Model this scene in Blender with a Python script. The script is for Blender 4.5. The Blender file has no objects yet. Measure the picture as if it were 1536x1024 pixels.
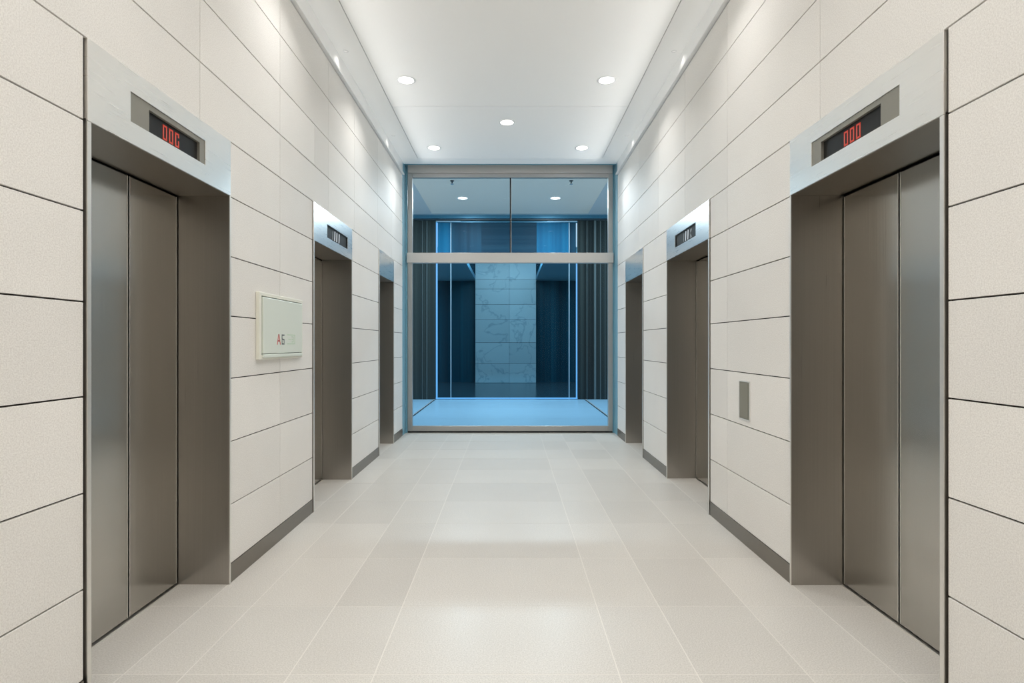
import bpy, bmesh, math, random
from mathutils import Vector, Matrix
random.seed(7)
S = bpy.context.scene
COL = S.collection
PI = math.pi

# ------------------------------------------------------------------ measures (metres; x right, y away from the camera, z up)
W = 1.754            # wall face from the lobby's centre line
HC = 4.455           # lobby ceiling
DW = 2.07            # elevator door plane from the centre line
Y0 = -4.0            # rear end of the lobby
YE = 9.10            # where the stone walls end
YG = 9.40            # plane of the glazed screen
YB = 15.0            # plane of the rear glazing
HV = 4.957           # ceiling beyond the screen
HEAD = 2.42          # underside of the elevator openings
HTOP = 2.765         # top of the header plates
ROWS = [0.117, 0.489, 0.884, 1.281, 1.672, 2.046, 2.42, 2.765, 3.095, 3.465, 3.855, 4.24]
OPEN = {-1: [(2.3075, 3.491), (4.966, 6.176), (7.461, 8.40)],
         1: [(2.2475, 3.483), (4.90, 6.228), (7.35, 8.448)]}

# ------------------------------------------------------------------ materials
def new_mat(name):
    m = bpy.data.materials.new(name); m.use_nodes = True
    nt = m.node_tree
    return m, nt, nt.nodes['Principled BSDF']

def lin(r, g, b):
    f = lambda c: (c/255/12.92) if c/255 <= 0.04045 else ((c/255+0.055)/1.055)**2.4
    return (f(r), f(g), f(b), 1)

def plain(name, col, rough=0.5, metal=0.0, spec=0.5):
    m, nt, b = new_mat(name)
    b.inputs['Base Color'].default_value = col
    b.inputs['Roughness'].default_value = rough
    b.inputs['Metallic'].default_value = metal
    b.inputs['Specular IOR Level'].default_value = spec
    return m

def node(nt, kind, **kw):
    n = nt.nodes.new(kind)
    for k, v in kw.items(): setattr(n, k, v)
    return n

def coords(nt, scale=(1, 1, 1)):
    g = node(nt, 'ShaderNodeNewGeometry')
    mp = node(nt, 'ShaderNodeMapping')
    mp.inputs['Scale'].default_value = scale
    nt.links.new(g.outputs['Position'], mp.inputs['Vector'])
    return mp.outputs['Vector']

def stone(name, ca, cb, grain=260, rough=0.5, spec=0.3, tone=0.06, bump=0.08, coat=0.0):
    """speckled limestone; every tile (mesh island) gets a tone of its own"""
    m, nt, b = new_mat(name)
    v = coords(nt)
    n1 = node(nt, 'ShaderNodeTexNoise'); n1.inputs['Scale'].default_value = grain; n1.inputs['Detail'].default_value = 3
    n2 = node(nt, 'ShaderNodeTexNoise'); n2.inputs['Scale'].default_value = 3.0; n2.inputs['Detail'].default_value = 4
    nt.links.new(v, n1.inputs['Vector']); nt.links.new(v, n2.inputs['Vector'])
    ra = node(nt, 'ShaderNodeValToRGB')
    ra.color_ramp.elements[0].position = 0.30; ra.color_ramp.elements[0].color = ca
    ra.color_ramp.elements[1].position = 0.66; ra.color_ramp.elements[1].color = cb
    nt.links.new(n1.outputs['Fac'], ra.inputs['Fac'])
    g = node(nt, 'ShaderNodeNewGeometry')
    mr = node(nt, 'ShaderNodeMapRange'); mr.inputs['To Min'].default_value = 1 - tone; mr.inputs['To Max'].default_value = 1 + tone
    nt.links.new(g.outputs['Random Per Island'], mr.inputs['Value'])
    mr2 = node(nt, 'ShaderNodeMapRange'); mr2.inputs['To Min'].default_value = 0.965; mr2.inputs['To Max'].default_value = 1.035
    nt.links.new(n2.outputs['Fac'], mr2.inputs['Value'])
    mu = node(nt, 'ShaderNodeMath', operation='MULTIPLY')
    nt.links.new(mr.outputs['Result'], mu.inputs[0]); nt.links.new(mr2.outputs['Result'], mu.inputs[1])
    vm = node(nt, 'ShaderNodeVectorMath', operation='SCALE')
    nt.links.new(ra.outputs['Color'], vm.inputs[0]); nt.links.new(mu.outputs[0], vm.inputs['Scale'])
    nt.links.new(vm.outputs['Vector'], b.inputs['Base Color'])
    bp = node(nt, 'ShaderNodeBump'); bp.inputs['Strength'].default_value = bump; bp.inputs['Distance'].default_value = 0.004
    nt.links.new(n1.outputs['Fac'], bp.inputs['Height']); nt.links.new(bp.outputs['Normal'], b.inputs['Normal'])
    b.inputs['Roughness'].default_value = rough
    b.inputs['Specular IOR Level'].default_value = spec
    b.inputs['Coat Weight'].default_value = coat; b.inputs['Coat Roughness'].default_value = 0.22
    return m

def brushed(name, col, rough=0.33, var=0.10, along=(260, 260, 1.2), aniso=0.0):
    m, nt, b = new_mat(name)
    v = coords(nt, along)
    n = node(nt, 'ShaderNodeTexNoise'); n.inputs['Scale'].default_value = 1.0; n.inputs['Detail'].default_value = 3
    nt.links.new(v, n.inputs['Vector'])
    mr = node(nt, 'ShaderNodeMapRange'); mr.inputs['To Min'].default_value = 1 - var; mr.inputs['To Max'].default_value = 1 + var
    nt.links.new(n.outputs['Fac'], mr.inputs['Value'])
    rgb = node(nt, 'ShaderNodeRGB'); rgb.outputs[0].default_value = col
    vm = node(nt, 'ShaderNodeVectorMath', operation='SCALE')
    nt.links.new(rgb.outputs[0], vm.inputs[0]); nt.links.new(mr.outputs['Result'], vm.inputs['Scale'])
    nt.links.new(vm.outputs['Vector'], b.inputs['Base Color'])
    mr2 = node(nt, 'ShaderNodeMapRange'); mr2.inputs['To Min'].default_value = rough-0.05; mr2.inputs['To Max'].default_value = rough+0.05
    nt.links.new(n.outputs['Fac'], mr2.inputs['Value']); nt.links.new(mr2.outputs['Result'], b.inputs['Roughness'])
    b.inputs['Metallic'].default_value = 1.0
    b.inputs['Anisotropic'].default_value = aniso
    if aniso:                                    # brushed upright: reflections smear sideways, stay crisp up and down
        gn = node(nt, 'ShaderNodeNewGeometry'); cr = node(nt, 'ShaderNodeVectorMath', operation='CROSS_PRODUCT')
        nt.links.new(gn.outputs['Normal'], cr.inputs[0]); cr.inputs[1].default_value = (0.001, 0.001, 1)
        nt.links.new(cr.outputs['Vector'], b.inputs['Tangent'])
    return m

def glow(name, col, strength):
    m, nt, b = new_mat(name)
    b.inputs['Base Color'].default_value = (0.05, 0.05, 0.05, 1)
    b.inputs['Emission Color'].default_value = col
    b.inputs['Emission Strength'].default_value = strength
    return m

def glazing(name, tint, refl=1.0, rough=0.0, f0=0.04):
    """thin sheet glass: tinted see-through plus a Fresnel reflection"""
    m, nt, b = new_mat(name)
    nt.nodes.remove(b)
    out = nt.nodes['Material Output']
    tr = node(nt, 'ShaderNodeBsdfTransparent'); tr.inputs['Color'].default_value = tint
    gl = node(nt, 'ShaderNodeBsdfGlossy'); gl.inputs['Roughness'].default_value = rough; gl.inputs['Color'].default_value = (1, 1, 1, 1)
    lw = node(nt, 'ShaderNodeLayerWeight'); lw.inputs['Blend'].default_value = 0.5
    pw = node(nt, 'ShaderNodeMath', operation='POWER'); pw.inputs[1].default_value = 5.0
    nt.links.new(lw.outputs['Facing'], pw.inputs[0])
    ma = node(nt, 'ShaderNodeMath', operation='MULTIPLY_ADD'); ma.inputs[1].default_value = (1-f0)*refl; ma.inputs[2].default_value = f0*refl
    nt.links.new(pw.outputs[0], ma.inputs[0])
    mx = node(nt, 'ShaderNodeMixShader')
    nt.links.new(ma.outputs[0], mx.inputs['Fac']); nt.links.new(tr.outputs[0], mx.inputs[1]); nt.links.new(gl.outputs[0], mx.inputs[2])
    nt.links.new(mx.outputs[0], out.inputs['Surface'])
    return m

def fluted(name, ca, cb, freq=9.0, rough=0.3, axis=0, spec=0.5):
    """dark panel with fine irregular vertical ribs"""
    m, nt, b = new_mat(name)
    v = coords(nt, (freq, 0.02, 0.02) if axis == 0 else (0.02, 0.02, freq))
    n = node(nt, 'ShaderNodeTexNoise'); n.inputs['Scale'].default_value = 1.0; n.inputs['Detail'].default_value = 3; n.inputs['Roughness'].default_value = 0.75
    nt.links.new(v, n.inputs['Vector'])
    ra = node(nt, 'ShaderNodeValToRGB')
    ra.color_ramp.elements[0].position = 0.36; ra.color_ramp.elements[0].color = ca
    ra.color_ramp.elements[1].position = 0.68; ra.color_ramp.elements[1].color = cb
    nt.links.new(n.outputs['Fac'], ra.inputs['Fac']); nt.links.new(ra.outputs['Color'], b.inputs['Base Color'])
    bp = node(nt, 'ShaderNodeBump'); bp.inputs['Strength'].default_value = 0.25; bp.inputs['Distance'].default_value = 0.02
    nt.links.new(n.outputs['Fac'], bp.inputs['Height']); nt.links.new(bp.outputs['Normal'], b.inputs['Normal'])
    b.inputs['Roughness'].default_value = rough; b.inputs['Specular IOR Level'].default_value = spec
    return m

def marble(name, base, vein):
    m, nt, b = new_mat(name)
    v = coords(nt)
    n = node(nt, 'ShaderNodeTexNoise'); n.inputs['Scale'].default_value = 1.1; n.inputs['Detail'].default_value = 4; n.inputs['Distortion'].default_value = 0.5
    nt.links.new(v, n.inputs['Vector'])
    ra = node(nt, 'ShaderNodeValToRGB')
    e = ra.color_ramp.elements
    e[0].position = 0.482; e[0].color = base; e[1].position = 0.518; e[1].color = base
    k = e.new(0.50); k.color = vein
    nt.links.new(n.outputs['Fac'], ra.inputs['Fac'])
    g = node(nt, 'ShaderNodeNewGeometry')
    mr = node(nt, 'ShaderNodeMapRange'); mr.inputs['To Min'].default_value = 0.9; mr.inputs['To Max'].default_value = 1.08
    nt.links.new(g.outputs['Random Per Island'], mr.inputs['Value'])
    vm = node(nt, 'ShaderNodeVectorMath', operation='SCALE')
    nt.links.new(ra.outputs['Color'], vm.inputs[0]); nt.links.new(mr.outputs['Result'], vm.inputs['Scale'])
    nt.links.new(vm.outputs['Vector'], b.inputs['Base Color'])
    b.inputs['Roughness'].default_value = 0.4
    return m

M = {}
M['wall']    = stone('wall_limestone', (0.69, 0.665, 0.63, 1), (0.845, 0.825, 0.79, 1), 175, 0.55, 0.25, 0.04, 0.10)
M['joint']   = plain('shadow_joint', (0.035, 0.03, 0.027, 1), 0.8)
M['floor']   = stone('floor_limestone', (0.455, 0.43, 0.39, 1), (0.615, 0.59, 0.55, 1), 150, 0.40, 0.5, 0.05, 0.02, 0.04)
M['grout']   = plain('pale_grout', (0.68, 0.65, 0.60, 1), 0.6)
M['ceiling'] = plain('ceiling_paint', (0.96, 0.955, 0.94, 1), 0.7, 0, 0.2)
M['cjoint']  = plain('ceiling_joint', (0.25, 0.245, 0.235, 1), 0.8)
M['cove']    = plain('satin_white_trim', (0.86, 0.86, 0.85, 1), 0.28, 0, 0.5)
M['base']    = brushed('baseboard_metal', (0.26, 0.235, 0.205, 1), 0.42, 0.06, (2, 2, 300))
M['steel']   = brushed('brushed_door_steel', (0.485, 0.466, 0.432, 1), 0.20, 0.08, aniso=0.8)
M['jamb']    = brushed('brushed_jamb_steel', (0.43, 0.405, 0.37, 1), 0.30, 0.08, aniso=0.5)
M['edge']    = brushed('pale_steel_edge', (0.80, 0.78, 0.74, 1), 0.42, 0.05)
M['plate']   = brushed('satin_header_steel', (0.96, 0.935, 0.895, 1), 0.29, 0.03, (3, 3, 300))
M['bezel']   = plain('indicator_bezel', (0.25, 0.24, 0.205, 1), 0.45, 0.3)
M['screen']  = plain('black_display_glass', (0.012, 0.012, 0.012, 1), 0.35, 0, 0.2)
M['screen2'] = plain('grey_display_glass', (0.028, 0.028, 0.026, 1), 0.5, 0, 0.15)
M['red']     = glow('red_digit', (0.66, 0.045, 0.016, 1), 0.75)
M['white']   = glow('white_digit', (0.9, 0.95, 1.0, 1), 0.8)
M['dim']     = plain('dim_digit', (0.28, 0.29, 0.29, 1), 0.4)
M['frame']   = brushed('screen_frame_aluminium', (0.50, 0.49, 0.475, 1), 0.4, 0.04, (3, 3, 3))
M['bar']     = plain('pale_aluminium', (0.56, 0.545, 0.52, 1), 0.4, 0.0)
M['gasket']  = plain('black_gasket', (0.01, 0.012, 0.014, 1), 0.6)
M['teal']    = plain('blue_reveal_metal', (0.19, 0.41, 0.52, 1), 0.35, 0.1)
M['glass']   = glazing('screen_glass', (0.79, 0.91, 0.96, 1), 0.06, 0.0, 0.04)
M['lamp']    = glow('lamp_lens', (1.0, 0.97, 0.92, 1), 9.0)
M['vlamp']   = glow('cool_lamp_lens', (0.92, 0.97, 1.0, 1), 9.0)
M['wlens']   = glow('recessed_spot_lens', (1.0, 0.98, 0.95, 1), 0.8)
M['strip']   = glow('added_cove_strip', (1.0, 0.97, 0.92, 1), 3.0)
M['ring']    = plain('white_trim_ring', (0.80, 0.80, 0.79, 1), 0.35)
M['cab']     = plain('pale_green_enamel', (0.72, 0.765, 0.69, 1), 0.35)
M['cabf']    = plain('cream_enamel', (0.80, 0.79, 0.70, 1), 0.4)
M['cabk']    = plain('dark_cabinet_gap', (0.10, 0.12, 0.10, 1), 0.6)
M['tred']    = plain('red_lettering', (0.62, 0.14, 0.13, 1), 0.5)
M['tdark']   = plain('dark_lettering', (0.16, 0.18, 0.18, 1), 0.5)
M['tgreen']  = plain('pale_green_lettering', (0.50, 0.66, 0.47, 1), 0.5)
M['call']    = plain('olive_grey_steel', (0.235, 0.225, 0.18, 1), 0.5, 0.0, 0.3)
M['callrim'] = plain('pale_halo_rim', (0.75, 0.74, 0.70, 1), 0.35, 0.4)
# beyond the screen
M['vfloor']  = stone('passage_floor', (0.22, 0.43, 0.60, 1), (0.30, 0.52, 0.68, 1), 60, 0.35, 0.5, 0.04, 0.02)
M['vceil']   = plain('passage_ceiling', (0.92, 0.86, 0.77, 1), 0.7)
M['vlow']    = plain('passage_ceiling_border', (0.60, 0.67, 0.70, 1), 0.7)
M['rail']    = plain('dark_floor_track', (0.02, 0.045, 0.06, 1), 0.4)
M['raill']   = plain('pale_floor_track', (0.75, 0.82, 0.86, 1), 0.3, 0.5)
M['dark']    = fluted('dark_side_glazing', (0.005, 0.009, 0.010, 1), (0.032, 0.048, 0.048, 1), 7.0, 0.3, 0, 0.25)
M['navyp']   = fluted('navy_ribbed_panel', (0.003, 0.022, 0.038, 1), (0.010, 0.085, 0.125, 1), 5.0, 0.5, 0, 0.15)
M['blueA']   = fluted('bright_blue_panel', (0.003, 0.075, 0.16, 1), (0.008, 0.12, 0.23, 1), 8.0, 0.55, 0, 0.1)
M['blueB']   = fluted('mid_blue_panel', (0.003, 0.028, 0.055, 1), (0.010, 0.055, 0.095, 1), 3.0, 0.5, 0, 0.1)
M['blueC']   = fluted('slate_blue_panel', (0.004, 0.026, 0.048, 1), (0.010, 0.042, 0.070, 1), 9.0, 0.55, 2, 0.1)
M['soffit']  = plain('blue_soffit_metal', (0.05, 0.20, 0.31, 1), 0.35, 0.3)
M['smull']   = plain('slim_grey_mullion', (0.09, 0.13, 0.14, 1), 0.4, 0.2)
M['vframe']  = plain('slim_blue_mullion', (0.30, 0.45, 0.55, 1), 0.35, 0.4)
M['rglass']  = glazing('rear_glass', (0.45, 0.72, 0.84, 1), 0.10, 0.0, 0.05)
M['led']     = glow('blue_led', (0.12, 0.42, 0.85, 1), 1.1)
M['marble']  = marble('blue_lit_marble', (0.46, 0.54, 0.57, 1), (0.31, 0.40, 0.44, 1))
M['rfloor']  = plain('dark_polished_floor', (0.05, 0.075, 0.09, 1), 0.18)
M['rceil']   = plain('rear_ceiling', (0.10, 0.28, 0.40, 1), 0.6)

# ------------------------------------------------------------------ mesh helpers
class MB:
    def __init__(self): self.bm = bmesh.new(); self.slots = []
    def slot(self, m):
        if m is None: return 0
        if m not in self.slots: self.slots.append(m)
        return self.slots.index(m)
    def box(self, x0, x1, y0, y1, z0, z1, m=None):
        x0, x1 = min(x0, x1), max(x0, x1); y0, y1 = min(y0, y1), max(y0, y1); z0, z1 = min(z0, z1), max(z0, z1)
        v = [self.bm.verts.new(p) for p in ((x0,y0,z0),(x1,y0,z0),(x1,y1,z0),(x0,y1,z0),(x0,y0,z1),(x1,y0,z1),(x1,y1,z1),(x0,y1,z1))]
        i = self.slot(m)
        for f in ((0,3,2,1),(4,5,6,7),(0,1,5,4),(1,2,6,5),(2,3,7,6),(3,0,4,7)):
            fc = self.bm.faces.new([v[k] for k in f]); fc.material_index = i
        return self
    def holed(self, x0, x1, outer, inner, m=None):
        """plate in the y-z plane between x0 and x1 with a rectangular hole; rects are (ya, yb, za, zb)"""
        def ring(x, r): return [self.bm.verts.new((x, a, b)) for a, b in ((r[0],r[2]),(r[1],r[2]),(r[1],r[3]),(r[0],r[3]))]
        fo, fi, bo, bi = ring(x0, outer), ring(x0, inner), ring(x1, outer), ring(x1, inner)
        for k in range(4):
            j = (k+1) % 4
            for q in ((fo[k],fo[j],fi[j],fi[k]), (bo[j],bo[k],bi[k],bi[j]), (fo[j],fo[k],bo[k],bo[j]), (fi[k],fi[j],bi[j],bi[k])):
                self.bm.faces.new(q).material_index = self.slot(m)
        return self
    def prism(self, pts, off):
        """closed polygon extruded by the vector off"""
        a = [self.bm.verts.new(p) for p in pts]; o = Vector(off)
        b = [self.bm.verts.new(Vector(p)+o) for p in pts]
        self.bm.faces.new(a); self.bm.faces.new(b[::-1])
        for k in range(len(a)):
            j = (k+1) % len(a); self.bm.faces.new((a[k], b[k], b[j], a[j]))
        return self
    def lathe(self, cx, cy, prof, n=40):
        """profile of (radius, z) turned about the vertical through cx, cy"""
        rings = []
        for r, z in prof:
            if r < 1e-6: rings.append([self.bm.verts.new((cx, cy, z))])
            else: rings.append([self.bm.verts.new((cx+r*math.cos(2*PI*k/n), cy+r*math.sin(2*PI*k/n), z)) for k in range(n)])
        for a, b in zip(rings, rings[1:]):
            for k in range(n):
                j = (k+1) % n
                if len(a) == 1 and len(b) > 1: self.bm.faces.new((a[0], b[k], b[j]))
                elif len(b) == 1 and len(a) > 1: self.bm.faces.new((a[k], a[j], b[0]))
                elif len(a) > 1: self.bm.faces.new((a[k], a[j], b[j], b[k]))
        return self
    def build(self, name, mat, parent=None, bevel=0.0, smooth=False, origin=None):
        bmesh.ops.recalc_face_normals(self.bm, faces=self.bm.faces)
        loc = Vector((0, 0, 0))
        if parent is not None:
            p = parent
            while p: loc += p.location; p = p.parent
        o0 = Vector(origin) if origin else Vector((0, 0, 0))
        bmesh.ops.translate(self.bm, verts=self.bm.verts, vec=-(loc+o0))
        me = bpy.data.meshes.new(name); self.bm.to_mesh(me); self.bm.free()
        if self.slots:
            for m in self.slots: me.materials.append(m)
        else: me.materials.append(mat)
        if smooth: me.polygons.foreach_set('use_smooth', [True]*len(me.polygons))
        o = bpy.data.objects.new(name, me); COL.objects.link(o)
        o.location = o0
        if parent is not None: o.parent = parent
        if bevel:
            b = o.modifiers.new('bevel', 'BEVEL'); b.width = bevel; b.segments = 2; b.limit_method = 'ANGLE'; b.angle_limit = math.radians(40)
        return o

def tag(o, label=None, cat=None, group=None, kind=None):
    if label: o['label'] = label
    if cat: o['category'] = cat
    if group: o['group'] = group
    if kind: o['kind'] = kind
    return o
def empty(name, loc):
    o = bpy.data.objects.new(name, None); o.empty_display_size = 0.1; o.location = loc; COL.objects.link(o); return o
def copy_tree(o, parent=None):
    c = o.copy(); COL.objects.link(c); c.parent = parent
    for ch in list(o.children): copy_tree(ch, c)
    return c
def struct(o, label, cat): return tag(o, label, cat, kind='structure')

# ------------------------------------------------------------------ floor
mb = MB()
mb.box(-2.3, 2.3, Y0, YG+0.1, -0.08, -0.0007, M['grout'])
XS = [-2.3, -1.754, -1.475, -1.0, -0.615, 0.495, 0.85, 1.35, 1.754, 2.3]
YS = [-4.0, -3.3, -2.62, -1.95, -1.27, -0.6, 0.06, 0.72, 1.30, 1.90, 2.534, 3.191, 3.904, 4.661, 5.32, 6.0, 6.66, 7.27, 7.9, 8.55, 9.2, YG+0.1]
g = 0.0028
for i in range(len(XS)-1):
    for j in range(len(YS)-1):
        mb.box(XS[i]+g, XS[i+1]-g, YS[j]+g, YS[j+1]-g, -0.03, 0.0, M['floor'])
struct(mb.build('floor', None), 'polished beige limestone tile floor of the elevator lobby', 'floor')

# ------------------------------------------------------------------ stone walls with elevator openings
def wall(s):
    mb = MB(); ops = OPEN[s]
    X = lambda d: s*d
    # dark backing seen through the open joints
    mb.box(X(2.16), X(2.30), Y0, YE, 0, HC+0.3, M['joint'])
    cuts = [Y0] + [v for o in ops for v in (o[0]-0.012, o[1]+0.012)] + [YE]
    for a, b in zip(cuts[0::2], cuts[1::2]): mb.box(X(W+0.012), X(2.16), a, b, 0, HC+0.3, M['joint'])
    for a, b in ops: mb.box(X(W+0.022), X(2.16), a-0.012, b+0.012, HEAD+0.02, HC+0.3, M['joint'])
    gh, gv = 0.0035, 0.0019
    up = {-1: [-2.4, -1.2, 0.0, 1.0, 1.85, 3.161, 4.261, 5.40, 6.30, 7.40, 8.30], 1: [-2.4, -1.2, 0.0, 1.0, 1.85, 3.161, 4.509, 5.60, 6.60, 7.60]}[s]
    low = {-1: [-2.4, -1.2, 0.0, 1.0, 4.261], 1: [-2.4, -1.2, 0.0, 1.0, 4.509]}[s]
    for r in range(len(ROWS)-1):
        z0, z1 = ROWS[r]+gh, ROWS[r+1]-gh
        if r < 7:
            spans = list(zip(cuts[0::2], cuts[1::2])); js = low
        else:
            spans = [(Y0, YE)]; js = list(up)
            if s < 0 and r == 8: js = sorted(js + [5.017])
        for a, b in spans:
            cut = [a] + [j for j in js if a+0.05 < j < b-0.05] + [b]
            for p, q in zip(cut, cut[1:]):
                mb.box(X(W), X(W+0.02), p+(gv if p != a else 0), q-(gv if q != b else 0), z0, z1, M['wall'])
    o = mb.build('wall_left' if s < 0 else 'wall_right', None, bevel=0.0012)
    struct(o, 'left wall of cream limestone slabs with three elevator openings' if s < 0 else 'right wall of cream limestone slabs with three elevator openings', 'wall')
    # baseboard: one strip with a break at each opening
    mb = MB()
    for a, b in zip(cuts[0::2], cuts[1::2]): mb.box(X(W-0.004), X(W+0.012), a, b, 0.0, 0.117, M['base'])
    o = mb.build('baseboard_left' if s < 0 else 'baseboard_right', None, bevel=0.0015)
    struct(o, 'low taupe metal baseboard along the %s stone wall' % ('left' if s < 0 else 'right'), 'baseboard')
    # white trim band between stone and ceiling
    mb = MB(); mb.box(X(W-0.006), X(W+0.03), Y0, YE, 4.258, HC, M['cove'])
    mb.box(X(W-0.036), X(W+0.03), Y0, YE, 4.246, 4.2575, M['cove']); mb.box(X(W-0.036), X(W-0.032), Y0, YE, 4.258, 4.266, M['cove'])
    o = mb.build('trim_1' if s < 0 else 'trim_2', None, bevel=0.003)
    struct(o, 'satin white trim band along the top of the %s wall' % ('left' if s < 0 else 'right'), 'trim')
    mb = MB(); mb.box(X(W-0.020), X(W-0.008), Y0+0.05, YE-0.05, 4.2578, 4.263)  # added strip and beam, hidden from below, to brighten the ceiling
    tag(mb.build('light_strip', M['strip'], o), 'added thin light strip on the trim ledge, brightening the ceiling')
    cl = bpy.data.lights.new('ceiling_fill', 'AREA'); cl.shape = 'RECTANGLE'; cl.size = YE-Y0-0.1; cl.size_y = 0.02; cl.energy = 12; cl.color = (1.0, 0.985, 0.96); cl.spread = math.radians(46)
    lo = bpy.data.objects.new('ceiling_fill', cl); COL.objects.link(lo); lo.location = (X(W-0.018), (Y0+YE)/2, 4.276)
    el = math.radians(12); d = Vector((-s*math.cos(el), 0, math.sin(el)))
    zc = -d; xc = Vector((0, 1, 0)); yc = zc.cross(xc)
    lo.rotation_euler = Matrix((xc, yc, zc)).transposed().to_euler()
    # blue metal reveal between stone wall and glazed screen
    mb = MB(); mb.box(X(W-0.004), X(2.30), YE+0.004, YG+0.06, 0, HC+0.3, M['teal']); mb.box(X(1.726), X(W-0.004), YG-0.01, YG+0.06, 0, HC+0.3, M['teal'])
    o = mb.build('trim_3' if s < 0 else 'trim_4', None, bevel=0.002)
    struct(o, 'blue metal reveal between the %s stone wall and the glass screen' % ('left' if s < 0 else 'right'), 'trim')
wall(-1); wall(1)
mb = MB(); mb.box(-2.3, 2.3, Y0-0.15, Y0, 0, HC+0.3, M['wall'])
struct(mb.build('wall_back', None), 'plain cream stone wall closing the lobby behind the viewer', 'wall')

# ------------------------------------------------------------------ ceiling: lay-in boards with fine joints
mb = MB(); j = 0.004
YC = 9.2
mb.box(-W, W, Y0, YC, HC+0.010, HC+0.12, M['cjoint'])
CX = [-W, -1.475, 1.475, W]
CY = [Y0, -1.6, 0.55, 2.70, 4.72, 6.96, 8.92]
for b0, b1 in zip(CY, CY[1:]): mb.box(CX[1]+j, CX[2]-j, b0+j, b1-j, HC, HC+0.02, M['ceiling'])
mb.box(CX[0], CX[1]-j, Y0, 8.92, HC, HC+0.02, M['ceiling']); mb.box(CX[2]+j, CX[3], Y0, 8.92, HC, HC+0.02, M['ceiling'])
mb.box(CX[0], CX[3], 8.922, YC, HC, HC+0.02, M['ceiling'])
struct(mb.build('ceiling', None), 'flat white panelled ceiling of the elevator lobby', 'ceiling')

# ------------------------------------------------------------------ elevator entrances
def strokes(mb, s, x, ya, z, segs, w, t):
    """flat strokes on a wall; segs in (u, v) with u along the reading direction"""
    for (u0, v0), (u1, v1) in segs:
        d = Vector((u1-u0, v1-v0)); L = d.length; d /= L; n = Vector((-d.y, d.x))*w/2
        a = Vector((u0, v0))-d*w/2; b = Vector((u1, v1))+d*w/2
        pts = [a-n, b-n, b+n, a+n]
        mb.prism([(x, ya + (p.x if s < 0 else -p.x), z+p.y) for p in pts], (-s*t, 0, 0))
ZERO = [((0,0),(1,0)), ((1,0),(1,1)), ((1,1),(0,1)), ((0,1),(0,0))]
CEE  = [((0,0),(1,0)), ((1,0),(1,0.42)), ((1,0.80),(1,1)), ((1,1),(0,1)), ((0,1),(0,0))]
ONE  = [((0.5,0),(0.5,1))]
KAY  = [((0.2,0),(0.2,1)), ((0.9,0),(0.2,0.55)), ((0.2,0.55),(0.8,1))]

def glyph(name, parent, s, x, y, z, shape, gw, gh, w, mat, lean=0.0):
    mb = MB()
    segs = [tuple((u*gw+v*gh*lean, v*gh) for u, v in sg) for sg in shape]
    strokes(mb, s, x, y, z, segs, w, 0.0015)
    return mb.build(name, mat, parent)

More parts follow.
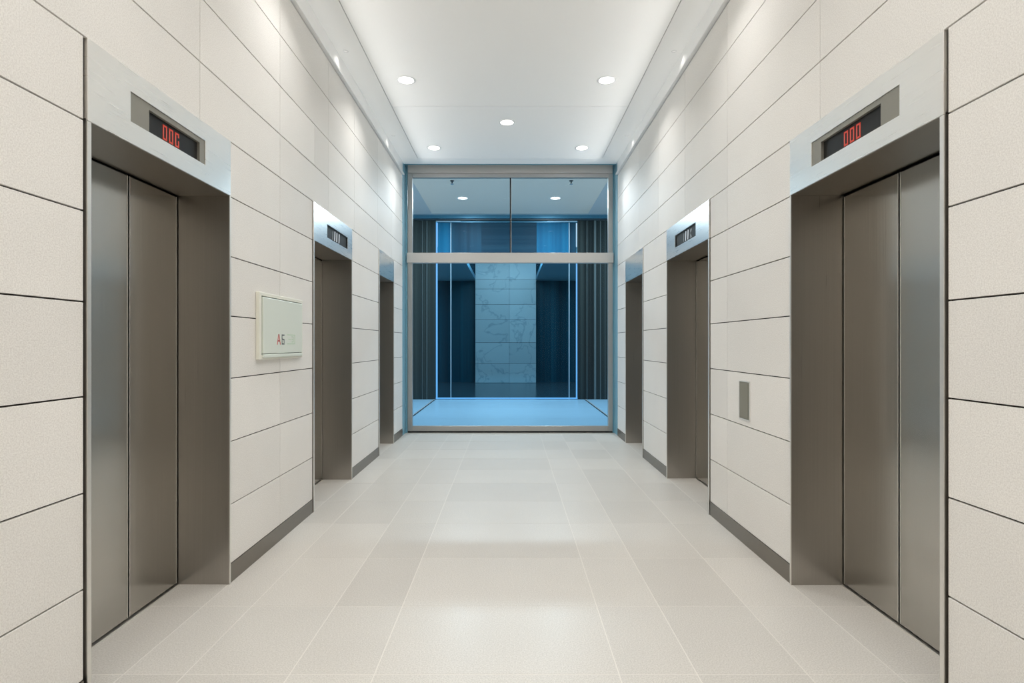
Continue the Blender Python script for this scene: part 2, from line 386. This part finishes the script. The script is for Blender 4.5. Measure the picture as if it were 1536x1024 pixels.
def elevator(s, k, seam, label):
    y0, y1 = OPEN[s][k]
    X = lambda d: s*d
    root = empty('elevator_entrance', (X(W), (y0+y1)/2, 0))
    tag(root, label, 'elevator', 'steel elevator entrances')
    # jamb liner
    mb = MB()
    mb.box(X(W-0.008), X(DW+0.005), y0, y0+0.020, 0, HEAD)
    mb.box(X(W-0.008), X(DW+0.005), y1-0.012, y1, 0, HEAD)
    mb.box(X(W-0.004), X(DW+0.005), y0, y1, HEAD, HEAD+0.012)
    fr = mb.build('door_frame', M['jamb'], root, 0.0015)
    mb = MB()
    for a, b in ((y0-0.001, y0+0.0205), (y1-0.0125, y1+0.001)):
        mb = MB(); mb.box(X(W-0.010), X(W-0.004), a, b, 0, HEAD); mb.build('frame_edge', M['edge'], fr, 0.001)
    # two sliding leaves
    for a, b in ((y0+0.026, seam-0.006), (seam+0.006, y1-0.022)):
        mb = MB(); mb.box(X(DW), X(DW+0.04), a, b, 0.014, HEAD-0.012)
        lf = mb.build('door_panel', M['steel'], root, 0.002)
        for e in (a, b-0.005):  # pale strips paint the bright highlight along each leaf edge
            mb = MB(); mb.box(X(DW-0.0015), X(DW+0.003), e, e+0.005, 0.014, HEAD-0.012)
            tag(mb.build('edge_highlight', M['edge'], lf), 'pale strip painted as the highlight on the leaf edge')
    mb = MB(); mb.box(X(DW-0.010), X(DW+0.05), y0+0.02, y1-0.012, 0.0, 0.0035)
    mb.build('door_sill', M['edge'], root, 0.001)
    # header plate, with a floor indicator on the first four
    if k == 0:
        ya, yb = (2.57, 3.20) if s < 0 else (2.503, 3.233)
        sa, sb = (2.707, 3.148) if s < 0 else (2.635, 3.140)
        za, zb = 2.522, 2.660
        mb = MB(); mb.holed(X(W-0.010), X(W+0.014), (y0, y1, HEAD+0.002, HTOP-0.003), (ya, yb, za, zb))
        mb.build('header_panel', M['plate'], root, 0.0015)
        mb = MB(); mb.holed(X(W-0.006), X(W+0.012), (ya+0.001, yb-0.001, za+0.001, zb-0.001), (sa, sb, za+0.004, 2.632))
        ind = mb.build('floor_indicator', M['bezel'], root, 0.001)
        mb = MB(); mb.box(X(W+0.010), X(W+0.016), sa-0.01, sb+0.01, za+0.002, 2.638)
        mb.build('display_screen', M['screen'], ind)
        ys = 2.842 if s < 0 else 2.945
        for q in range(3):
            sh = CEE if (s < 0 and q == 2) else ZERO
            yy = ys + q*0.052*(1 if s < 0 else -1)
            glyph('digit', ind, s, X(W+0.010), yy, 2.543, sh, 0.026, 0.066, 0.0085, M['red'])
    elif k == 1:
        ya, yb = (5.333, 6.007) if s < 0 else (5.25, 5.909)
        za, zb = 2.512, 2.640
        mb = MB(); mb.holed(X(W-0.010), X(W+0.014), (y0, y1, HEAD+0.002, HTOP-0.003), (ya, yb, za, zb))
        mb.build('header_panel', M['plate'], root, 0.0015)
        mb = MB(); mb.holed(X(W-0.007), X(W+0.010), (ya+0.001, yb-0.001, za+0.001, zb-0.001), (ya+0.02, yb-0.02, za+0.010, zb-0.010))
        ind = mb.build('floor_indicator', M['screen2'], root, 0.001)
        mb = MB(); mb.box(X(W+0.000), X(W+0.008), ya+0.015, yb-0.015, za+0.006, zb-0.006)
        mb.build('display_screen', M['screen2'], ind)
        if s < 0: gl = [(5.50, ONE, 'dim'), (5.565, ONE, 'white'), (5.63, ONE, 'white'), (5.705, ONE, 'white')]
        else:     gl = [(5.66, ONE, 'dim'), (5.60, ONE, 'white'), (5.53, ONE, 'white'), (5.44, KAY, 'dim')]
        for q, (yy, sh, mt) in enumerate(gl):
            glyph('digit', ind, s, X(W+0.0), yy, 2.532, sh, 0.045, 0.080 if mt == 'white' else 0.07, 0.016, M[mt], 0.1)
    else:
        mb = MB(); mb.box(X(W-0.010), X(W+0.014), y0, y1, HEAD+0.002, HTOP-0.003)
        mb.build('header_panel', M['plate'], root, 0.0015)
    return root
elevator(-1, 0, 3.03, 'steel elevator in left wall, red readout ending in an open digit, before the pale cabinet')
elevator(-1, 1, 5.62, 'steel elevator in the left wall just beyond the pale green wall cabinet')
elevator(-1, 2, 7.95, 'narrow-looking steel elevator in the left wall, closest to the glass screen, no readout')
elevator(1, 0, 2.97, 'steel elevator in the right wall with three red zeros, before the grey call plate')
elevator(1, 1, 5.60, 'steel elevator in the right wall just beyond the grey call plate')
elevator(1, 2, 7.90, 'narrow-looking steel elevator in the right wall, closest to the glass screen, no readout')

# ------------------------------------------------------------------ wall cabinet (left) and call plate (right)
ya, yb, za, zb = 3.852, 4.655, 1.388, 1.858
root = tag(empty('wall_cabinet', (-W, (ya+yb)/2, (za+zb)/2)), 'pale green enamelled cabinet with red and dark letters on the left stone wall', 'cabinet')
mb = MB(); mb.holed(-W+0.026, -W+0.0005, (ya, yb, za, zb), (ya+0.035, yb-0.02, za+0.03, zb-0.025))
tag(mb.build('frame', M['cabf'], root, 0.003), 'cream frame')
mb = MB(); mb.box(-W+0.0005, -W+0.008, ya+0.02, yb-0.01, za+0.015, zb-0.01); mb.build('back_panel', M['cabk'], root)
mb = MB(); mb.box(-W+0.010, -W+0.034, ya+0.043, yb-0.026, za+0.040, zb-0.032)
dr = mb.build('door', M['cab'], root, 0.004)
mb = MB(); mb.box(-W+0.012, -W+0.036, ya+0.045, yb-0.028, za+0.012, za+0.036); mb.build('lower_lip', M['cab'], root, 0.004)
xf = -W+0.0335
def letter(name, y, z, segs, w, mat):
    mb = MB(); strokes(mb, -1, xf, y, z, segs, w, 0.0015); return mb.build(name, mat, dr)
letter('lettering', 4.130, 1.497, [((0,0),(0.022,0.066)), ((0.022,0.066),(0.030,0.066)), ((0.030,0.066),(0.052,0)), ((0.012,0.022),(0.040,0.022))], 0.011, M['tred'])
letter('lettering', 4.215, 1.497, [((0.038,0.066),(0,0.066)), ((0,0.066),(0,0.036)), ((0,0.036),(0.038,0.032)), ((0.038,0.032),(0.038,0)), ((0.038,0),(0,0)), ((0,0),(0,0.022))], 0.011, M['tdark'])
letter('lettering', 4.318, 1.497, [((0,0),(0.145,0)), ((0.145,0),(0.145,0.07)), ((0.145,0.07),(0,0.07)), ((0.02,0.036),(0.06,0.036)), ((0.085,0.015),(0.115,0.015)), ((0.115,0.015),(0.115,0.055)), ((0.115,0.055),(0.085,0.055)), ((0.085,0.036),(0.115,0.036))], 0.006, M['tgreen'])

ya, yb, za, zb = 4.086, 4.26, 0.936, 1.213
root = tag(empty('call_plate', (W, (ya+yb)/2, (za+zb)/2)), 'small upright olive-grey steel call plate on the right stone wall', 'call plate')
mb = MB(); mb.holed(W-0.006, W+0.001, (ya-0.008, yb+0.008, za-0.008, zb+0.008), (ya, yb, za, zb)); tag(mb.build('rim', M['callrim'], root, 0.001), 'bright thin rim drawn as a pale halo')  # pale rim colour paints the bright halo around the plate
mb = MB(); mb.box(W-0.0045, W+0.001, ya+0.0005, yb-0.0005, za+0.0005, zb-0.0005)
fp = mb.build('faceplate', M['call'], root)
mb = MB(); mb.box(W-0.007, W-0.004, ya+0.018, yb-0.012, za+0.012, zb-0.012); mb.build('cover', M['call'], root, 0.002)

# ------------------------------------------------------------------ glazed screen at the end of the lobby
root = empty('window_1', (0, YG, 0)); struct(root, 'tall grey framed glass screen closing the far end of the lobby', 'glass screen')
mb = MB()
mb.box(-1.72, -1.64, YG-0.02, YG+0.05, 0.03, 2.855); mb.box(1.65, 1.725, YG-0.02, YG+0.05, 0.03, 2.855)
mb.box(-1.64, 1.65, YG-0.01, YG+0.05, 0.03, 0.113)
mb.build('lower_frame', M['frame'], root, 0.003)
mb = MB()
mb.box(-1.72, -1.64, YG-0.02, YG+0.05, 3.015, 4.36); mb.box(1.65, 1.725, YG-0.02, YG+0.05, 3.015, 4.36)
mb.box(-1.64, 1.65, YG-0.01, YG+0.05, 4.288, 4.36)
mb.build('upper_frame', M['frame'], root, 0.003)
mb = MB(); mb.box(-1.73, 1.735, YG-0.045, YG+0.06, 2.853, 3.020); tag(mb.build('transom', M['bar'], root, 0.006), 'pale aluminium transom')
mb = MB(); mb.box(-1.712, 1.718, YG-0.05, YG+0.06, 4.360, 4.506); tag(mb.build('head_box', M['bar'], root, 0.004), 'pale boxed head rail')
mb = MB(); mb.box(-1.72, 1.725, YG+0.0, YG+0.04, 0.0, 0.03); mb.build('sill_gap', M['gasket'], root)
mb = MB(); mb.box(-0.004, 0.016, YG+0.005, YG+0.03, 3.02, 4.288); mb.build('mullion', M['gasket'], root)
mb = MB(); mb.box(0.016, 0.023, YG+0.004, YG+0.03, 3.02, 4.288); mb.build('mullion_edge', M['bar'], root)
for a, b, c, d in ((-1.64, 1.65, 0.113, 2.853), (-1.64, -0.004, 3.02, 4.288), (0.023, 1.65, 3.02, 4.288)):
    mb = MB(); v = [mb.bm.verts.new(p) for p in ((a, YG+0.017, c), (b, YG+0.017, c), (b, YG+0.017, d), (a, YG+0.017, d))]; mb.bm.faces.new(v)
    mb.build('pane', M['glass'], root)
mb = MB(); mb.box(-W, W, YC+0.012, YC+0.03, HC-0.006, HC+0.2); mb.box(-W, W, YC, YG+0.08, HC+0.1, HC+0.2)
struct(mb.build('trim_5', M['teal']), 'thin blue edge strip between the ceiling and the glass screen', 'trim')

# ------------------------------------------------------------------ glazed passage beyond the screen
mb = MB()
for a, b in zip([YG+0.1, 10.3, 11.2, 12.1, 13.0, 13.9], [10.3, 11.2, 12.1, 13.0, 13.9, YB]):
    mb.box(-3.3, 3.3, a+0.001, b-0.001, -0.08, 0.0)
struct(mb.build('floor_2', M['vfloor']), 'pale blue-lit floor of the passage behind the glass screen', 'floor')
mb = MB(); mb.box(-2.08, 2.08, YG+0.12, YB+0.2, HV, HV+0.1, M['vceil'])
for s in (-1, 1): mb.box(s*2.08, s*3.3, YG+0.12, YB+0.2, HV-0.004, HV+0.1, M['vlow'])
struct(mb.build('ceiling_2', None), 'pale blue-grey ceiling of the passage behind the glass screen', 'ceiling')
mb = MB(); mb.box(-3.3, 3.3, YG+0.08, YG+0.12, HC+0.05, HV+0.1)
struct(mb.build('trim_6', M['vceil']), 'upstand above the glass screen joining the two ceilings', 'trim')
for s, nm, lb in ((-1, 'trim_7', 'left'), (1, 'trim_8', 'right')):
    mb = MB(); mb.box(s*1.985, s*2.010, YG+0.1, YB-0.02, 0, 0.010, M['rail']); mb.box(s*2.012, s*2.035, YG+0.1, YB-0.02, 0, 0.012, M['raill'])
    struct(mb.build(nm, None), 'dark and pale floor track along the %s side of the passage' % lb, 'trim')
# rear glazing: dark sides, portal of blue light strips, spandrel panels above
root = empty('wall_rear', (0, YB, 0)); struct(root, 'dark blue rear glazing of the passage with a lit portal', 'wall')
for s in (-1, 1):
    mb = MB(); mb.box(s*(1.99 if s < 0 else 1.81), s*3.3, YB, YB+0.06, 0.0, 4.80); mb.build('side_panel', M['dark'], root)
for xx, w in ((-2.24, 0.02), (-2.36, 0.012), (2.06, 0.015), (2.26, 0.05), (2.42, 0.015), (2.55, 0.01)):
    mb = MB(); mb.box(xx, xx+w, YB-0.02, YB, 0.0, 4.80); mb.build('side_mullion', M['smull'], root)
mb = MB(); mb.box(-3.3, 3.3, YB-0.10, YB+0.06, 4.84, HV-0.03); mb.build('soffit_beam', M['soffit'], root)
mb = MB(); mb.box(-3.3, 3.3, YB-0.04, YB+0.06, 4.80, 4.84); mb.build('soffit_gap', M['rail'], root)
mb = MB(); mb.box(-3.3, 3.3, YB-0.11, YB+0.06, HV-0.03, HV); mb.build('soffit_edge', M['vframe'], root)
mb = MB(); mb.box(-1.99, 1.81, YB-0.03, YB+0.05, 4.745, 4.77); mb.build('portal_head', M['soffit'], root)
for a, b, k in ((-1.94, -1.60, 'blueA'), (-1.575, -0.77, 'blueB'), (-0.77, 0.716, 'blueC'), (0.716, 1.575, 'blueA'), (1.60, 1.77, 'blueB')):
    mb = MB(); mb.box(a, b, YB+0.005, YB+0.045, 3.94, 4.745); mb.build('spandrel_panel', M[k], root)
for a in (-1.598, 1.577):
    mb = MB(); mb.box(a, a+0.022, YB-0.02, YB+0.05, 0.0, 4.745); mb.build('mullion', M['vframe'], root)
for a, b in ((-1.985, -1.95), (1.775, 1.805)):
    mb = MB(); mb.box(a, b, YB-0.03, YB+0.05, 0.05, 4.745 if a < 0 else 3.94); tag(mb.build('light_strip', M['led'], root), 'glowing blue upright strip')
mb = MB(); mb.box(-1.99, 1.81, YB-0.03, YB+0.05, 0.016, 0.045); tag(mb.build('light_strip', M['led'], root), 'glowing blue strip along the floor')
for a, b in ((-1.945, -1.598), (-1.576, 1.577), (1.599, 1.77)):
    mb = MB(); v = [mb.bm.verts.new(p) for p in ((a, YB+0.02, 0.05), (b, YB+0.02, 0.05), (b, YB+0.02, 3.94), (a, YB+0.02, 3.94))]; mb.bm.faces.new(v)
    mb.build('pane', M['rglass'], root)
# room behind the rear glazing
mb = MB(); mb.box(-1.33, 1.0, YB+0.06, 21.7, 4.72, 4.9); struct(mb.build('ceiling_4', M['rceil']), 'raised ceiling strip in front of the marble pier', 'ceiling')
mb = MB(); mb.box(-3.3, 3.3, YB, 21.9, -0.08, -0.002); struct(mb.build('floor_3', M['rfloor']), 'dark polished floor of the room behind the passage', 'floor')
mb = MB(); mb.box(-3.3, -1.33, YB+0.06, 21.7, 3.94, 4.1); mb.box(1.0, 3.3, YB+0.06, 21.7, 3.94, 4.1); struct(mb.build('ceiling_3', M['rceil']), 'blue ceiling of the room behind the passage', 'ceiling')
mb = MB(); mb.box(-3.3, 3.3, 21.7, 21.9, 0, 4.9); struct(mb.build('wall_far', M['navyp']), 'navy ribbed wall behind the stone pier', 'wall')
mb = MB(); zz = [0.0, 0.745, 1.536, 2.41, 2.99, 3.58, 3.94, 4.70]
mb.box(-1.315, 0.985, 21.32, 21.69, 0, 4.70, M['rail'])
for a, b in zip(zz, zz[1:]):
    for p, q in ((-1.32, -0.03), (-0.022, 0.99)): mb.box(p, q, 21.30, 21.34, a+0.006, b-0.006, M['marble'])
struct(mb.build('pillar', None), 'blue-lit veined marble pillar standing behind the far glazing', 'pillar')

# ------------------------------------------------------------------ lamps
def downlight(x, y, h, lens, r=0.085):
    root = empty('downlight', (x, y, h))
    mb = MB(); mb.lathe(x, y, [(r, h-0.001), (r, h-0.004), (r+0.004, h-0.006), (r+0.020, h-0.004), (r+0.024, h-0.0005)])
    mb.build('trim_ring', M['ring'], root, smooth=True)
    mb = MB(); mb.lathe(x, y, [(0, h-0.0035), (r*0.6, h-0.0035), (r, h-0.0025), (r, h-0.0005)])
    mb.build('lens', lens, root, smooth=True)
    return root
LD = bpy.data.lights.new('downlight_beam', 'AREA'); LD.shape = 'DISK'; LD.size = 0.16; LD.energy = 9.6; LD.color = (1.0, 0.985, 0.965); LD.spread = math.radians(125)
CD = LD.copy(); CD.energy = 14
def beam(x, y, h, data):
    o = bpy.data.objects.new('downlight_beam', data); COL.objects.link(o); o.location = (x, y, h-0.012); return o
proto = downlight(0, 0, HC, M['lamp'])
spots = [(-1.167, 6.27, 'round white downlight left of centre, in front of the ceiling joint'), (1.085, 6.27, 'round white downlight right of centre, in front of the ceiling joint'),
         (-0.04, 7.47, 'single round white downlight on the ceiling centre line'),
         (-1.148, 8.44, 'small round white downlight by the glass screen, left one of the pair'), (1.088, 8.44, 'small round white downlight by the glass screen, right one of the pair')]
for n, y in enumerate((4.10, 1.93, -0.24, -2.41)):
    for x in (-1.16, 1.09):
        spots.append((x, y, 'round white downlight of the pair overhead, %s' % ['above the nearer elevators', 'just ahead of the viewer', 'above the viewer', 'behind the viewer'][n]))
for n, y in enumerate((3.05, 0.85, -1.35)): spots.append((-0.04, y, 'added unseen downlight on the centre line, %s' % ['overhead past the viewer', 'just above the viewer', 'behind the viewer'][n]))  # added out of view to even the light on the walls
for i, (x, y, lb) in enumerate(spots):
    o = proto if i == 0 else copy_tree(proto)
    o.location = (x, y, HC); tag(o, lb, 'downlight', 'lobby ceiling downlights'); beam(x, y, HC, CD if abs(x) < 0.5 else LD)
# pin-hole wall washers close to each wall
WD = bpy.data.lights.new('washer_beam', 'SPOT'); WD.energy = 1.4; WD.spot_size = math.radians(105); WD.spot_blend = 0.7; WD.shadow_soft_size = 0.02; WD.color = (1.0, 0.97, 0.90)
def washer(x, y):
    r = empty('wall_washer', (x, y, HC))
    mb = MB(); mb.lathe(x, y, [(0.016, HC-0.001), (0.017, HC-0.004), (0.026, HC-0.003), (0.028, HC-0.0005)], 24); mb.build('trim_ring', M['ring'], r, smooth=True)
    mb = MB(); mb.lathe(x, y, [(0, HC-0.002), (0.016, HC-0.002), (0.016, HC-0.0005)], 24); mb.build('lens', M['wlens'], r, smooth=True)
    return r
wp = washer(0, 0); first = True
for s in (-1, 1):
    for n, y in enumerate((3.35, 5.65, 7.95)):
        o = wp if first else copy_tree(wp); first = False
        o.location = (s*1.66, y, HC)
        tag(o, 'pinhole wall washer beside the %s trim band, %s' % ('left' if s < 0 else 'right', ['above the nearest elevator', 'above the middle elevator', 'near the glass screen'][n]), 'spotlight', 'wall washers along the trim')
        l = bpy.data.objects.new('washer_beam', WD); COL.objects.link(l); l.location = (s*1.66, y, HC-0.01)
        l.rotation_euler = (0, -s*math.radians(15), 0)
# passage lamps and sprinklers
VD = bpy.data.lights.new('passage_beam', 'AREA'); VD.shape = 'DISK'; VD.size = 0.16; VD.energy = 150; VD.color = (0.85, 0.94, 1.0)
p2 = downlight(-1.126, 13.29, HV, M['vlamp'], 0.11)
tag(p2, 'round downlight behind the glass screen, left of the mullion', 'downlight', 'passage ceiling downlights')
q2 = copy_tree(p2); q2.location = (1.08, 13.29, HV); tag(q2, 'round downlight behind the glass screen, right of the mullion', 'downlight', 'passage ceiling downlights')
beam(-1.126, 13.29, HV, VD); beam(1.08, 13.29, HV, VD)
def sprinkler(x, y, label):
    r = tag(empty('sprinkler_head', (x, y, HV)), label, 'sprinkler', 'sprinkler heads')
    mb = MB(); mb.lathe(x, y, [(0.0, HV), (0.045, HV), (0.040, HV-0.012), (0.014, HV-0.016), (0.014, HV-0.055), (0, HV-0.055)], 20); mb.build('body', M['rail'], r, smooth=True)
    mb = MB(); mb.lathe(x, y, [(0, HV-0.074), (0.034, HV-0.074), (0.034, HV-0.079), (0, HV-0.079)], 20); mb.box(x-0.022, x-0.017, y-0.003, y+0.003, HV-0.075, HV-0.045); mb.box(x+0.017, x+0.022, y-0.003, y+0.003, HV-0.075, HV-0.045); mb.build('deflector', M['vframe'], r)
sprinkler(-1.23, 11.87, 'small dark sprinkler under the passage ceiling, left of the mullion')
sprinkler(1.30, 11.87, 'small dark sprinkler under the passage ceiling, right of the mullion')
# added area light without a fixture, brightens the marble pier
PD = bpy.data.lights.new('pier_fill', 'AREA'); PD.shape = 'RECTANGLE'; PD.size = 2.0; PD.size_y = 0.3; PD.energy = 140; PD.color = (0.9, 0.96, 1.0)
o = bpy.data.objects.new('pier_fill', PD); COL.objects.link(o); o.location = (-0.16, 17.4, 4.66); o.rotation_euler = (math.radians(52), 0, 0)

# ------------------------------------------------------------------ sky outside the open sides of the passage
w = bpy.data.worlds.new('sky'); S.world = w; w.use_nodes = True
bg = w.node_tree.nodes['Background']; bg.inputs['Strength'].default_value = 1.0
tc = w.node_tree.nodes.new('ShaderNodeTexCoord'); sx = w.node_tree.nodes.new('ShaderNodeSeparateXYZ'); rp = w.node_tree.nodes.new('ShaderNodeValToRGB')
w.node_tree.links.new(tc.outputs['Generated'], sx.inputs[0]); w.node_tree.links.new(sx.outputs['Z'], rp.inputs['Fac']); w.node_tree.links.new(rp.outputs['Color'], bg.inputs['Color'])
rp.color_ramp.elements[0].position = 0.0; rp.color_ramp.elements[0].color = (0.54, 0.56, 0.56, 1)      # ground below the horizon
rp.color_ramp.elements[1].position = 0.04; rp.color_ramp.elements[1].color = (0.58, 0.80, 1.0, 1)     # sky

# ------------------------------------------------------------------ camera and view
c = bpy.data.cameras.new('camera'); c.sensor_width = 36; c.sensor_fit = 'HORIZONTAL'; c.lens = 838/1536*36
c.shift_x = 3/1536; c.shift_y = 3/1536; c.clip_end = 200
co = bpy.data.objects.new('camera', c); COL.objects.link(co); co.location = (0, 0, 1.5); co.rotation_euler = (PI/2, 0, 0); S.camera = co
S.view_settings.view_transform = 'Standard'; S.view_settings.look = 'None'; S.view_settings.gamma = 1.0; S.view_settings.use_curve_mapping = False
S.view_settings.exposure = -0.07
S.cycles.use_denoising = True
S.cycles.max_bounces = 16; S.cycles.diffuse_bounces = 8; S.cycles.glossy_bounces = 6; S.cycles.transparent_max_bounces = 12
S.cycles.sample_clamp_indirect = 6.0
